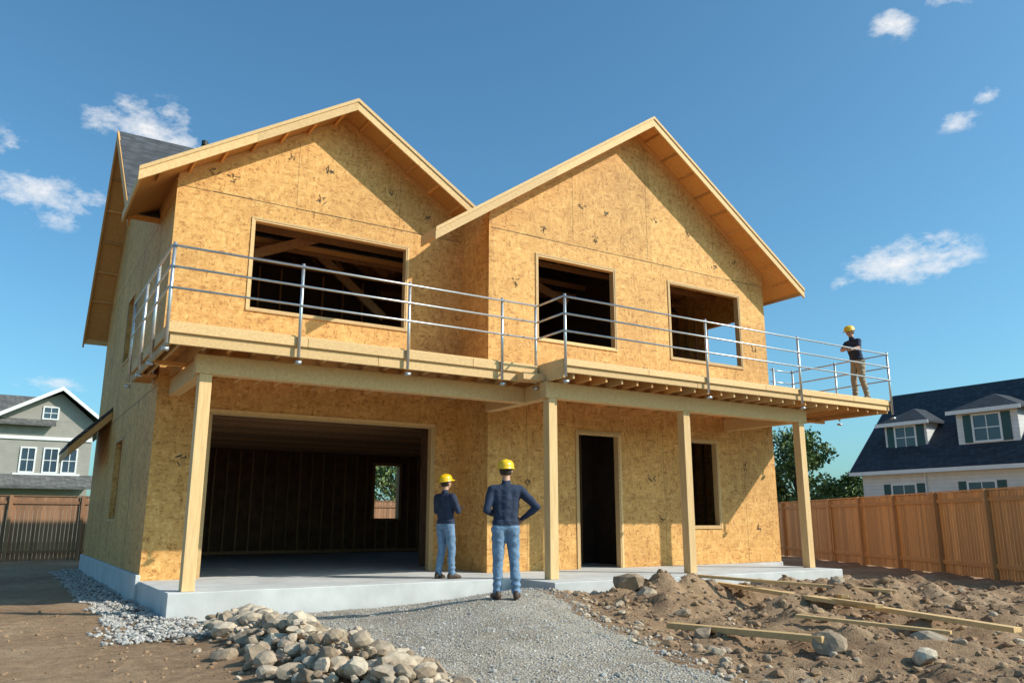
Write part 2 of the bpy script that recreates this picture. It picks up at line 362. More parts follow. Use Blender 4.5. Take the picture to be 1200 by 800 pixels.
while y<23.6:
    for f,xa,xm,xb in ((r1,XL+.15,5.8,8.9),(r2,9.0,13.5,XR-.15)):
        mb.beam((xa,y,f(xa)-.26),(xm,y,f(xm)-.26),.045,.2,STUD); mb.beam((xm,y+.001,f(xm)-.26),(xb,y+.001,f(xb)-.26),.045,.2,STUD)
        if k%2==0:
            mb.beam((xa,y+.05,8.15),(xb,y+.05,8.15),.045,.14,STUD)
            xq=(xa+xm)/2; mb.beam((xq,y+.05,8.2),(xm,y+.05,f(xm)-.4),.045,.09,STUD); xq=(xb+xm)/2; mb.beam((xq,y+.05,8.2),(xm,y+.05,f(xm)-.4),.045,.09,STUD)
    y+=.61; k+=1
mb.obj('roof_rafters',H)
mb=MB()
for f,xs,ya,yb in ((r1,np.arange(1.9,8.8,.6),Yg1,Y1-.03),(r2,np.arange(8.95,18.9,.6),Yg2,Y2-.03)):
    for x in xs: mb.box(x,x+.04,ya+.003,yb-.003,f(x)-.20,f(x)-.135,SOFF)
for y in np.arange(18.9,27.9,.6):
    z=12.5-.776*(24.17-y) if y<24.17 else 12.5-1.32*(y-24.17)
    mb.box(1.73,XL-.003,y,y+.04,z-.24,z-.17,SOFF)
mb.obj('rake_lookouts',H)
mb=MB()
def trimX(o,y,bottom=True,w=.06):
    x0,x1,z0,z1=o; p=.022
    mb.box(x0-w,x1+w,y-p,y-.001,z1,z1+w,PINE)
    mb.box(x0-w,x0,y-p,y-.001,z0,z1,PINE); mb.box(x1,x1+w,y-p,y-.001,z0,z1,PINE)
    if bottom: mb.box(x0-w,x1+w,y-p-.01,y-.001,z0-w,z0,PINE)
    mb.box(x0+.002,x0+.035,y-.012,y+.15,z0+.002,z1-.002,PINE); mb.box(x1-.035,x1-.002,y-.012,y+.15,z0+.002,z1-.002,PINE)
    mb.box(x0+.036,x1-.036,y-.012,y+.15,z1-.036,z1-.002,PINE)
    if bottom: mb.box(x0+.036,x1-.036,y-.012,y+.15,z0+.002,z0+.036,PINE)
trimX(W1,Y1,w=.045); trimX(W2,Y2,w=.045); trimX(W3,Y2,w=.045); trimX(W4,Y2,w=.045); trimX(DOOR,Y2,False,.06); trimX(GAR,Y1,False,.06)
for (y0,y1,z0,z1) in (SW1,SW2):
    x=XL; w=.05
    mb.box(x-.02,x-.001,y0-w,y1+w,z1,z1+w,PINE); mb.box(x-.02,x-.001,y0-w,y1+w,z0-w,z0,PINE)
    mb.box(x-.02,x-.001,y0-w,y0,z0,z1,PINE); mb.box(x-.02,x-.001,y1,y1+w,z0,z1,PINE)
mb.obj('window_and_door_frames',H)
mb=MB()
def seamX(x0,x1,y,z):
    x=x0
    while x<x1:
        e=min(x1,x+random.uniform(.25,.9)); mb.box(x,e-.02,y-.004,y-.001,z-.006,z+random.uniform(.003,.012),BLACK); x=e
seamX(XL+.05,XC-.02,Y1,8.12); seamX(XC+.05,XR-.02,Y2,8.12)
for x in (4.76,7.2): mb.box(x,x+.004,Y1-.003,Y1-.001,8.2,r1(x)-.35,BLACK)
for x in (11.3,13.74,16.2): mb.box(x,x+.004,Y2-.003,Y2-.001,8.2,r2(x)-.35,BLACK); mb.box(x+.6,x+.604,Y2-.003,Y2-.001,4.6,5.5,BLACK)
for x in (9.9,14.0,16.9): mb.box(x,x+.004,Y2-.003,Y2-.001,.42,4.0,BLACK)
mb.box(XL-.003,XL-.001,Y1+.02,YB,4.0,4.012,BLACK)
mb.box(XL-.003,XL-.001,Y1+.02,YB-.1,7.9,7.908,BLACK)
for y in (18.8,21.3,23.7,26.1): mb.box(XL-.003,XL-.001,y,y+.006,.55,4.0,BLACK); mb.box(XL-.003,XL-.001,y-.8,y-.794,4.02,7.9,BLACK)
def scrib(x,y,z,s=.2):
    for i in range(random.randint(5,8)):
        a=random.uniform(0,3.14); l=random.uniform(.2,.65)*s; cx=x+random.uniform(-.5,.5)*s; cz=z+random.uniform(-.4,.4)*s
        dx=math.cos(a)*l/2; dz=math.sin(a)*l/2
        mb.beam((cx-dx,y-.004-i*.0006,cz-dz),(cx+dx,y-.004-i*.0006,cz+dz),.002,.016,BLACK)
for x,z in ((4.6,9.3),(5.5,9.2),(7.0,9.0),(5.3,8.45),(3.4,8.5),(3.0,8.6),(7.9,8.55)): scrib(x,Y1,z)
for x,z in ((11.6,9.2),(12.4,9.15),(14.0,9.3),(15.3,9.2),(12.0,8.4),(10.4,8.35),(16.2,8.45),(17.0,8.7),(9.6,6.9),(13.5,5.2),(17.6,6.2),(9.9,2.3),(13.6,2.5),(16.9,2.9),(10.6,3.1),(13.9,1.5),(17.3,1.3)): scrib(x,Y2,z)
scrib(2.9,Y1,2.6); scrib(8.5,Y1,2.3)
for (xa,xb,y,fz) in ((XL+.1,XC-.1,Y1,(8.05,8.2,5.0,5.35)),(XC+.1,XR-.1,Y2,(8.05,8.2,5.0,2.0,3.6))):
    for z in fz:
        x=xa
        while x<xb:
            if not any(o[0]-.1<x<o[1]+.1 and o[2]-.1<z<o[3]+.1 for o in (W1,W2,W3,W4,GAR,DOOR)):
                mb.box(x,x+.014,y-.003,y-.001,z-.007,z+.007,BLACK)
            x+=.305
mb.obj('panel_seams_and_markings',H)
mb=MB()
mb.box(2.3,8.45,13.35,Y1+.0,-.3,ZS,CONC); mb.box(8.452,16.5,12.0,Y2-.0,-.3,ZS-.001,CONC)
mb.box(8.452,XR-.02,Y2+.001,Y1+.2,-.3,ZS-.003,CONC); mb.box(XL+.01,XR-.02,Y1+.2,YB-.01,-.3,ZS-.002,CONC)
mb.box(XL+.01,8.451,Y1+.001,Y1+.2,-.3,ZS-.004,CONC)
mb.box(XL-.08,XL+.009,Y1-.1,YB+.08,-.3,.508,CONC)
mb.box(XL-.079,XR+.08,YB+.001,YB+.08,-.3,.507,CONC); mb.box(XR-.019,XR+.08,Y2+.01,YB,-.3,.398,CONC)
mb.obj('concrete_foundation_slab',H,bevel=.012)
ZD,ZBM=4.48,3.80
mb=MB()
def post(x,y,w=.19): mb.box(x-w/2,x+w/2,y-w/2,y+w/2,ZS,ZBM,PINEV,U_(.5,.9))
post(2.62,13.6,.2)
for x in (8.92,12.48,16.3): post(x,12.75,.2)
mb.obj('porch_posts',H,bevel=.008)
mb=MB()
mb.box(2.45,8.80,13.49,13.71,ZBM+.001,4.12,PINE,.75); mb.box(2.52,2.72,13.712,Y1-.01,ZBM+.001,4.119,PINE,.6)
mb.box(8.802,9.02,12.87,Y2-.01,ZBM+.002,4.118,PINE,.6)
mb.box(8.75,16.5,12.64,12.86,ZBM+.001,4.121,PINE,.7); mb.box(16.2,16.4,12.87,Y2-.01,ZBM+.002,4.118,PINE,.6)
mb.obj('porch_beams',H,bevel=.008)
mb=MB()
x=2.1
while x<8.8: mb.box(x,x+.045,13.06,Y1-.004,4.17,4.43,PINE if random.random()<.5 else SOFF); x+=.4
mb.box(1.99,2.28,Y1,17.1,4.17,4.2,SOFF)
x=9.05
while x<19.0: mb.box(x,x+.045,12.16,(Y2-.004 if x<XR else 15.0),4.13,4.43,PINE if random.random()<.5 else SOFF); x+=.4
y=12.14
while y<15.0:
    if y+.13>Y2-.01: mb.box(XR+.02,19.06,y,y+.136,4.435,ZD,SOFF)
    else: mb.box(8.9,19.06,y,y+.136,4.435,ZD,SOFF)
    y+=.14
y=13.04
while y<Y1-.14: mb.box(1.99,8.85,y,y+.136,4.436,ZD,SOFF); y+=.14
while y<17.05: mb.box(1.99,XL-.01,y,y+.136,4.436,ZD,SOFF); y+=.14
mb.box(2.0,8.8,14.7,14.78,4.10,4.165,SOFF); mb.box(9.0,18.9,13.9,13.98,4.06,4.125,SOFF)
mb.obj('balcony_deck',H)
mb=MB()
def splitx(x0,x1,cuts,*a):
    xs=[x0]+cuts+[x1]
    for i in range(len(xs)-1): mb.box(xs[i]+(.004 if i else 0),xs[i+1],*a,PINE,U_(.35,.95))
splitx(1.94,8.80,[5.4],13.0,13.05,4.13,4.50); splitx(1.90,8.78,[4.1,7.3],12.955,12.998,4.31,4.47)
mb.box(1.94,1.985,13.052,17.1,4.13,4.50,PINE); mb.box(1.90,1.938,13.0,17.1,4.28,4.46,PINE)
mb.box(1.94,2.3,17.1,17.15,4.13,4.5,PINE)
splitx(8.82,19.1,[12.3,16.0],12.1,12.15,4.22,4.50); splitx(8.80,19.12,[10.9,14.4,17.6],12.055,12.098,4.35,4.47)
mb.box(8.82,8.87,12.152,13.05,4.13,4.50,PINE); mb.box(19.062,19.1,12.152,15.05,4.16,4.50,PINE)
mb.box(XR+.02,19.06,15.01,15.05,4.16,4.50,PINE)
mb.box(8.3,8.818,12.75,12.998,4.14,4.28,PINE)
mb.obj('balcony_rim_boards',H,bevel=.006)
mb=MB()
def rp(x,y,z0=4.12,z1=5.74,r=.028): mb.tube([(x,y,z0),(x,y,z1)],r,GALV,8); mb.box(x-.045,x+.045,y-.05,y+.05,4.0 if z0<4.2 else z0,4.05 if z0<4.2 else z0+.02,GALV)
LV=(5.68,5.34,5.0)
yl,yr=12.92,12.02
for x in (1.88,3.94,5.93,7.92): rp(x,yl)
for z in LV: mb.tube([(1.88,yl-.03,z),(8.72,yl-.03,z-.0)],.019,GALV,6)
for y in (14.3,15.6,17.05): rp(1.87,y)
for z in LV: mb.tube([(1.85,yl,z+.01),(1.85,17.05,z+.01)],.019,GALV,6)
for x in (8.78,12.54,15.58,19.1): rp(x,yr)
rp(8.76,13.0)
for z in LV: mb.tube([(8.75,yr-.03,z),(19.12,yr-.03,z)],.019,GALV,6); mb.tube([(8.75,yr,z+.012),(8.75,13.0,z+.012)],.019,GALV,6)
rp(19.12,13.6); rp(19.12,15.02); rp(18.3,15.02,4.48)
for z in LV: mb.tube([(19.14,yr,z+.012),(19.14,15.05,z+.012)],.019,GALV,6); mb.tube([(18.2,15.05,z),(19.14,15.05,z)],.019,GALV,6)
mb.obj('balcony_guard_rail',H,smooth=True)
mb=MB()
mb.slab([(1.35,23.8,3.45),(2.31,23.8,4.45),(2.31,27.4,4.45),(1.35,27.4,3.45)],.1,SHIN)
mb.slab([(1.37,23.82,3.34),(2.31,23.82,4.34),(2.31,27.38,4.34),(1.37,27.38,3.34)],.22,SOFF)
mb.obj('side_canopy',H)
mb=MB(); mb.tube([(4.15,24.6,11.8),(4.15,24.6,12.95)],.07,VENT,10); mb.tube([(4.15,24.6,12.9),(4.15,24.6,13.05)],.1,VENT,10); mb.obj('roof_vent_pipe',H)

# ------------------------------------------------------------ GROUND
def sstep(a,b,x):
    t=min(1,max(0,(x-a)/(b-a))); return t*t*(3-2*t)
MOUNDS=[(9.7,10.8,.36,1.0,.5),(11.2,10.7,.30,1.2,.6),(13.5,10.6,.32,1.3,.6),(9.0,9.6,.28,.8,.7),(11.5,8.6,.30,1.4,.8),(13.5,8.6,.36,1.4,.9),(9.3,7.6,.22,1.0,.7),(12.0,6.4,.26,1.4,.9),(15.8,10.0,.3,1.3,.8),(2.85,9.4,.16,.5,1.6),(2.9,7.4,.15,.5,1.0),(16,7,.3,1.6,1.3),(8.6,6.0,.18,.8,.6)]
BERM=[(8.8,12.4,.27),(7.5,11.4,.31),(6.45,10.4,.33),(5.7,8.6,.17),(4.9,6.4,0.0)]
def berm(x,y):
    best=0
    for (ax,ay,ah),(bx,by,bh) in zip(BERM[:-1],BERM[1:]):
        dx,dy=bx-ax,by-ay; t=((x-ax)*dx+(y-ay)*dy)/(dx*dx+dy*dy); t=min(1,max(0,t))
        d=math.hypot(x-ax-dx*t,y-ay-dy*t); hh=(ah+(bh-ah)*t)*math.exp(-(d/1.5)**2); best=max(best,hh)
    return best
def inpath(x,y):
    L=np.interp(y,[-6,0,4,7,9.4,13.4],[1.5,2.4,3.1,3.42,3.6,3.7]); R=np.interp(y,[-6,2,5.6,9.0,12.0,13.4],[4,4.9,5.9,7.05,8.3,8.5]); return L,R
def hgt(x,y):
    h=0
    v=Vector((x,y,0))
    L,R=inpath(x,y)
    right=sstep(R,R+.8,x)
    near=1-sstep(20,34,math.hypot(x-8,y-10))
    h+=noise.fractal(v*.5,1,2,4)*.03*near
    h+=near*right*(noise.fractal(v*1.6+Vector((3,1,0)),1,2,5)*.12)
    h+=near*(1-right)*noise.fractal(v*2.5,1,2,4)*.015
    for mx,my,a,sx,sy in MOUNDS:
        d=((x-mx)/sx)**2+((y-my)/sy)**2
        if d<9: h+=a*math.exp(-d)*(1+.7*noise.noise(v*2.3))
    if 1<x<13 and 3<y<16:
        b=berm(x,y); k=min(1,b/.25)
        h=h*(1-.6*k)+b
    if 2.2<x<18.3 and 11.9<y<28 and not(x<8.4 and y<13.3): h=min(h,-.1)
    return h
def axis(a,b,st,far):
    fine=list(np.arange(a,b,st)); lo=[a-k for k in (0.5,1.2,2.2,4,7,12,20,35,60,110,200,far)][::-1]; hi=[b+k for k in (.5,1.2,2.2,4,7,12,20,35,60,110,200,far)]
    return lo+fine+hi
xs=axis(-3,20,.1,600); ys=axis(1,20,.1,600)
V=[];F=[]
for y in ys:
    for x in xs:
        V.append((x,y,hgt(x,y) if (-12<x<40 and -10<y<45) else 0))
nx=len(xs)
for j in range(len(ys)-1):
    for i in range(nx-1): F.append((j*nx+i,j*nx+i+1,(j+1)*nx+i+1,(j+1)*nx+i))
me=bpy.data.meshes.new('ground'); me.from_pydata(V,[],F); me.materials.append(DIRT); me.polygons.foreach_set('use_smooth',[True]*len(F)); me.update()
COL.objects.link(bpy.data.objects.new('ground',me))
V=[];F=[]; nu=60
yy=np.arange(-6,13.34,.11)
for j,y in enumerate(yy):
    L,R=inpath(0,y); L-=.12*noise.noise(Vector((0,y*1.3,5)))+.1; R+=.22*noise.noise(Vector((7,y*1.1,5)))+.1
    if y>11.9: R=min(R,8.44)
    for i in range(nu+1):
        t=i/nu; x=L+(R-L)*t; e=min(1,min(t,1-t)*9)
        V.append((x,y,hgt(x,y)+.028*e-.03*(1-e)+.012*noise.noise(Vector((x*3,y*3,1)))))
for j in range(len(yy)-1):
    for i in range(nu): a=j*(nu+1)+i; F.append((a,a+1,a+nu+2,a+nu+1))
me=bpy.data.meshes.new('gravel_driveway'); me.from_pydata(V,[],F); me.materials.append(GRAV); me.polygons.foreach_set('use_smooth',[True]*len(F)); me.update()
COL.objects.link(bpy.data.objects.new('gravel_driveway',me))
def ico(sub):
    bm=bmesh.new(); bmesh.ops.create_icosphere(bm,subdivisions=sub,radius=1); v=np.array([x.co[:] for x in bm.verts]); f=[tuple(q.index for q in x.verts) for x in bm.faces]; bm.free(); return v,f
I1=ico(1); I2=ico(2)
def stones(name,pts,mat,smooth=False,flat=.7,jit=.06):
    mb=MB()
    for (x,y,z,r) in pts:
        bv,bf=(I2 if r>.06 else I1)
        v=bv.copy()
        for k in range(5 if r>.03 else 3):
            n=np.random.randn(3); n/=np.linalg.norm(n); d=v@n; lim=np.random.uniform(.5,.8); over=np.maximum(d-lim,0); v=v-over[:,None]*n
        v*=1+np.random.uniform(-jit,jit,(len(v),1))
        v*=np.array([np.random.uniform(.8,1.3),np.random.uniform(.7,1.0),np.random.uniform(.5,.8)*flat/.7])*r
        a=np.random.uniform(0,6.28); c,s=math.cos(a),math.sin(a)
        b=np.random.uniform(-.4,.4); cb,sb=math.cos(b),math.sin(b)
        v=v@np.array([[1,0,0],[0,cb,-sb],[0,sb,cb]])@np.array([[c,-s,0],[s,c,0],[0,0,1]])
        mb.add(v+np.array([x,y,z]),bf,mat)
    return mb.obj(name,smooth=smooth,fix=False)
U=random.uniform
pts=[]
for i in range(1500):
    t=U(0,1)**1.1; y=5.7+6.6*t; w=.76*(1-.3*t)
    x=3.04-.14*t+random.gauss(0,.34)*w*1.5+(7.5-y)*-.03
    r=min(.19,.028+random.expovariate(1/.034)); z=hgt(x,y)+U(0,.22)*max(0,1-abs(x-2.95)/.75)+r*.25
    pts.append((x,y,z,r))
stones('rock_pile',pts,STONE)
pts=[]
for i in range(3800):
    y=11.0+17*U(0,1)**1.35; x=U(1.5,2.26)-.25*noise.noise(Vector((0,y,0)))
    if y<13.3: x+=U(-.3,.75)
    elif x>2.22: x=2.2
    r=U(.018,.045); pts.append((x,y,hgt(x,y)+U(0,.07)*(1 if x>1.8 else .2)+.01,r))
stones('crushed_stone_strip',pts,STONEG)
pts=[]
for i in range(470):
    if i<190: x=U(7.8,16.3); y=U(11.3,11.95); r=U(.02,.07)
    elif i<310: y=U(5,11.8); x=inpath(0,y)[1]+random.gauss(.25,.25); r=U(.02,.08)
    else: y=U(4.8,11.5); x=inpath(0,y)[1]+U(.3,9); r=min(.14,.025+random.expovariate(1/.028))
    pts.append((x,y,hgt(x,y)+r*.2,r))
for x,y,r in ((9.0,10.2,.24),(7.6,7.6,.17),(7.9,6.0,.22),(9.3,11.0,.26),(8.6,9.0,.13),(12.2,9.0,.17),(14.0,9.5,.2),(8.4,5.2,.16),(15.0,10.8,.2),(9.2,5.6,.19),(12.8,11.2,.2),(7.0,6.9,.1)):
    pts.append((x,y,hgt(x,y)+r*.3,r))
stones('rubble_stones',pts,STONE)
pts=[]
for i in range(7500):
    y=U(3.5,12); x=inpath(0,y)[1]+U(.1,10.5); r=min(.13,.010+random.expovariate(1/.020)); pts.append((x,y,hgt(x,y)-r*.05,r))
for i in range(1300):
    y=U(5,16); x=U(-3.5,2.4); r=min(.06,.008+random.expovariate(1/.010)); pts.append((x,y,hgt(x,y)+r*.1,r))
stones('dirt_clods',[p for p in pts if not (p[0]>2.2 and p[1]>11.95)],CLOD,jit=.14)
pts=[]
for i in range(5200):
    y=3.2+10*U(0,1)**.8; L,R=inpath(0,y); x=U(L-.1,R+.15); r=U(.008,.02) if random.random()<.985 else U(.02,.05)
    pts.append((x,y,hgt(x,y)+.03,r))
stones('loose_gravel',[p for p in pts if not (p[0]>8.4 and p[1]>11.95)],STONEG)
def plank(a,b,w,t):
    mb=MB(); a=Vector((a[0],a[1],hgt(a[0],a[1])+a[2])); b=Vector((b[0],b[1],hgt(b[0],b[1])+b[2]))
    mb.beam(a,b,w,t,PINE,r=U(.3,.9)); return mb.obj('lumber_plank',bevel=.004)
plank((11.4,11.3,.20),(10.3,5.2,.24),.14,.06)
plank((10.6,10.9,.2),(12.3,8.0,.14),.10,.05)
plank((7.75,8.35,.12),(7.85,6.0,.12),.15,.07)
plank((12.5,9.6,.14),(11.0,8.0,.14),.1,.05)
plank((9.0,7.3,.1),(9.6,5.6,.1),.1,.04)
plank((11.9,9.9,.16),(10.2,6.9,.24),.12,.05)

# ------------------------------------------------------------ FENCES
def fence(name,a,b,h,mat,side=1,pw=.14,step=2.4):
    mb=MB(); a=Vector((a[0],a[1],0));b=Vector((b[0],b[1],0)); L=(b-a).length; d=(b-a)/L; n=Vector((-d.y,d.x,0))*side
    s=0
    while s<L:
        c=a+d*(s+pw/2); z1=h+U(-.012,.012)
        w=d*(pw/2-.005); t=n*.011
        B=[c-w-t,c+w-t,c+w+t,c-w+t]; mb.prism([(p.x,p.y,.02) for p in B],[(p.x,p.y,z1) for p in B],mat); s+=pw
    s=0
    while s<=L:
        c=a+d*s+n*.075; w=d*.06;t=n*.055; B=[c-w-t,c+w-t,c+w+t,c-w+t]; mb.prism([(p.x,p.y,0) for p in B],[(p.x,p.y,h+.05) for p in B],mat); s+=step
    for z in (.35,h-.22):
        mb.beam(a+n*.035+Vector((0,0,z)),b+n*.035+Vector((0,0,z)),.045,.11,mat)
    mb.beam(a+Vector((0,0,h+.03)),b+Vector((0,0,h+.03)),.10,.035,mat)
    return mb.obj(name)
fence('wooden_fence',(30.2,25.8),(17.6,4.2),2.24,FENCE,-1)
fence('wooden_fence',(30.4,26.0),(33,35.8),2.3,FENCE,-1)
fence('wooden_fence',(-26,35.8),(33,35.9),2.38,FENCED,-1)

# ------------------------------------------------------------ TREES
def m_leaf(name,c1,c2):
    m,nt,b=newmat(name); at=N(nt,'ShaderNodeAttribute',attribute_name='rnd')
    r=ramp(nt,[(0,c1),(1,c2)]); nt.links.new(at.outputs['Fac'],r.inputs[0]); nt.links.new(r.outputs[0],b.inputs['Base Color']); b.inputs['Roughness'].default_value=.6
    return m
LEAF=m_leaf('leaves',(.045,.09,.018),(.15,.21,.05)); BARK=m_plain('bark',(.12,.085,.06),.9,var=.3,sc=8,bs=.6,bd=.02,bsc=20)
def tree(name,x,y,h,w,n=5200,z0=.25,mat=LEAF,leaf=.13):
    mb=MB(); mb.tube([(x,y,-.1),(x+.05,y,h*.25),(x-.05,y+.05,h*.5),(x,y,h*.8)],[w*.045,w*.035,w*.024,.02],BARK,8)
    cl=[]
    for i in range(26):
        a=U(0,6.283); t=U(0,1); zz=h*(z0+.08+(.86-z0)*t); rr=w/2*math.sin(math.pi*min(1,(.25+.72*t)))**.7*U(.45,.95)
        c=Vector((x+math.cos(a)*rr,y+math.sin(a)*rr,zz)); cl.append((c,U(.12,.22)*w))
        mb.tube([(x,y,zz*.62),((x+c.x)/2,(y+c.y)/2,zz*.85),tuple(c)],[w*.014,w*.009,.01],BARK,5)
    cl.append((Vector((x,y,h*.9)),w*.16)); cl.append((Vector((x,y,h*.7)),w*.25))
    for i in range(n):
        c,r=random.choice(cl); d=Vector((random.gauss(0,1),random.gauss(0,1),random.gauss(0,1))).normalized()*r*U(.35,1.08)
        p=c+Vector((d.x,d.y,d.z*.75)); q=Vector((random.gauss(0,1),random.gauss(0,1),random.gauss(.4,1))).normalized(); u=q.orthogonal().normalized(); w2=q.cross(u); s=leaf*U(.6,1.3)
        tone=max(0,min(1,.5+.4*(d.z/r)+random.gauss(0,.2)))
        mb.add([p-u*s,p+w2*s*.6,p+u*s,p-w2*s*.6],[(0,1,2,3)],mat,tone)
    return mb.obj(name,fix=False)
tree('leafy_tree',42.0,33.2,7.2,5.4,7500)
tree('leafy_tree',40.5,36.5,5.8,4.6,4500)
tree('leafy_tree',47.5,33.5,4.6,3.6,2500)
tree('leafy_tree',21.0,47,5.8,5.6,4000); tree('leafy_tree',25,50,6.5,6,3500); tree('leafy_tree',17,52,5.2,6,3500)

# ------------------------------------------------------------ NEIGHBOUR HOUSES
def win(mb,c,u,w,h,n,shut=True):
    c=Vector(c);u=Vector(u);n=Vector(n);z=Vector((0,0,1))
    def q(cx,cz,ww,hh,o0,o1,m):
        A=[c+u*(cx+sx*ww/2)+z*(cz+sz*hh/2) for sx,sz in ((-1,-1),(1,-1),(1,1),(-1,1))]
        mb.prism([a+n*o0 for a in A],[a+n*o1 for a in A],m,.5)
    q(0,0,w,h,.01,.03,GLASS)
    for sx in (-1,1): q(sx*(w/2+.05),0,.1,h+.2,.0,.07,WHITE)
    for sz in (-1,1): q(0,sz*(h/2+.05),w,.1,.0,.068,WHITE)
    q(0,0,w,.05,.032,.05,WHITE); q(0,0,.045,h,.031,.052,WHITE)
    if shut:
        for sx in (-1,1): q(sx*(w/2+.33),0,.42,h+.15,.0,.045,SHUT)
NH=empty('white_house')
mb=MB()
X0,X1=42,51; YA,YZ=8,28.7
mb.box(X0,X1,YA,YZ,0,4.35,SIDW)
mb.prism([(X0,YZ-.001,4.35),(X1,YZ-.001,4.35),(46.5,YZ-.001,8.75)],[(X0,YA+.001,4.35),(X1,YA+.001,4.35),(46.5,YA+.001,8.75)],SIDW)
mb.obj('walls',NH)
mb=MB()
for s in (-1,1):
    xe=46.5+s*5.0; mb.slab([(xe,YA-.4,4.25),(46.5,YA-.4,9.1),(46.5,YZ+.45,9.1),(xe,YZ+.45,4.25)],.15,SHINB)
mb.obj('roof',NH)
mb=MB(); mb.box(41.4,41.49,YA-.4,YZ+.45,4.0,4.2,WHITE); mb.box(41.5,42,YA,YZ+.4,4.0,4.08,WHITE)
mb.prism([(41.5,YZ+.452,4.22),(46.5,YZ+.452,9.06),(46.5,YZ+.452,8.85),(41.5,YZ+.452,4.0)],[(41.5,YZ+.50,4.22),(46.5,YZ+.50,9.06),(46.5,YZ+.50,8.85),(41.5,YZ+.50,4.0)],WHITE)
mb.tube([(41.9,24.9,.2),(41.9,24.9,4.1)],.05,WHITE,6)
mb.obj('gutter_and_trim',NH)
def dormer(ya,yb,z0,z1,xf):
    mb=MB(); mb.box(xf,46,ya,yb,z0,z1,SIDW); ym=(ya+yb)/2; zt=z1+.85; o=.35
    A=(xf-o,ya-o,z1-.05);B=(xf-o,yb+o,z1-.05);C=(xf+1.1,ym,zt);D=(46.2,ym,zt);E=(46.2,ya-o,z1-.05);G=(46.2,yb+o,z1-.05)
    mb.slab([A,B,C],.12,SHINB); mb.slab([A,C,D,E],.12,SHINB); mb.slab([B,G,D,C],.12,SHINB)
    mb.box(xf-o-.03,xf-o-.001,ya-o,yb+o,z1-.22,z1-.02,WHITE)
    win(mb,(xf,ym,(z0+z1)/2+.05),(0,1,0),min(1.3,(yb-ya)*.45),(z1-z0)*.62,(-1,0,0)); mb.obj('dormer',NH)
dormer(25.1,27.6,5.1,6.95,42.9); dormer(20.2,23.3,5.1,7.2,42.7); dormer(14.5,17.5,5.1,7.2,42.7)
mb=MB()
for y in (26.2,22.0,17,12.5): win(mb,(42,y,2.75),(0,1,0),1.3,1.3,(-1,0,0))
win(mb,(46.5,YZ,6.2),(1,0,0),1.1,1.3,(0,1,0)); mb.obj('windows',NH)

NG=empty('gray_house')
mb=MB(); mb.box(-9,5.6,70,82,0,9.0,SIDG)
PX=3.2
mb.prism([(a,69.99,b) for a,b in ((-1.6,8.9),(5.7,8.9),(PX,11.05))],[(a,80,b) for a,b in ((-1.6,8.9),(5.7,8.9),(PX,11.05))],SIDG)
mb.obj('walls',NG)
mb=MB()
mb.slab([(PX,69.2,11.5),(6.7,69.2,8.75),(6.7,82.5,8.75),(PX,82.5,11.5)],.18,SHING); mb.slab([(PX,69.2,11.5),(-3.2,69.2,7.9),(-3.2,82.5,7.9),(PX,82.5,11.5)],.18,SHING)
mb.slab([(-10,74,11.2),(3,74,11.2),(3,69.3,8.6),(-10,69.3,8.6)],.15,SHING)
mb.slab([(-8,70,4.9),(6.0,70,4.9),(6.0,68.4,4.0),(-8,68.4,4.0)],.2,SHING)
mb.obj('roof',NG)
mb=MB()
for s,xe,ze in ((1,6.75,8.7),(-1,-3.2,7.87)): mb.prism([(PX,69.15,11.5),(xe,69.15,ze),(xe,69.15,ze-.3),(PX,69.15,11.2)],[(PX,69.19,11.5),(xe,69.19,ze),(xe,69.19,ze-.3),(PX,69.19,11.2)],WHITE)
mb.box(-9,5.6,69.9,69.98,7.45,7.7,WHITE)
for x in (1.45,2.95,4.2): win(mb,(x,70,5.95),(1,0,0),.85,1.7,(0,-1,0),False)
win(mb,(2.6,69.99,9.5),(1,0,0),.9,.8,(0,-1,0),False)
mb.box(.6,5.0,69.9,69.97,4.85,4.98,WHITE)
mb.obj('windows_and_trim',NG)

# ------------------------------------------------------------ PEOPLE
def blended(verts,edges):
    """one continuous body surface: tapered limb volumes fused by a voxel remesh"""
    bm=bmesh.new(); K=.90
    for v in verts:
        bmesh.ops.create_icosphere(bm,subdivisions=3,radius=v[3]*K,matrix=Matrix.Translation(Vector(v[:3])))
    for a,b in edges:
        A=Vector(verts[a][:3]); Bv=Vector(verts[b][:3]); d=Bv-A; L=d.length
        q=d.to_track_quat('Z','Y').to_matrix().to_4x4()
        bmesh.ops.create_cone(bm,cap_ends=True,cap_tris=False,segments=24,radius1=verts[a][3]*K,radius2=verts[b][3]*K,depth=L,matrix=Matrix.Translation((A+Bv)/2)@q)
    bmesh.ops.recalc_face_normals(bm,faces=bm.faces)
    me=bpy.data.meshes.new('tmp'); bm.to_mesh(me); bm.free()
    o=bpy.data.objects.new('tmp',me); COL.objects.link(o)
    rm=o.modifiers.new('r','REMESH'); rm.mode='VOXEL'; rm.voxel_size=.010
    sm=o.modifiers.new('sm','SMOOTH'); sm.factor=.6; sm.iterations=12
    dg=bpy.context.evaluated_depsgraph_get(); dg.update(); e=o.evaluated_get(dg); nm=bpy.data.meshes.new_from_object(e)
    vs=[tuple(v.co) for v in nm.vertices]; fs=[tuple(p.vertices) for p in nm.polygons]
    bpy.data.objects.remove(o); bpy.data.meshes.remove(nm); return vs,fs
def segd(p,a,b):
    ab=b-a; t=max(0,min(1,(p-a).dot(ab)/max(1e-9,ab.dot(ab)))); return (p-a-ab*t).length
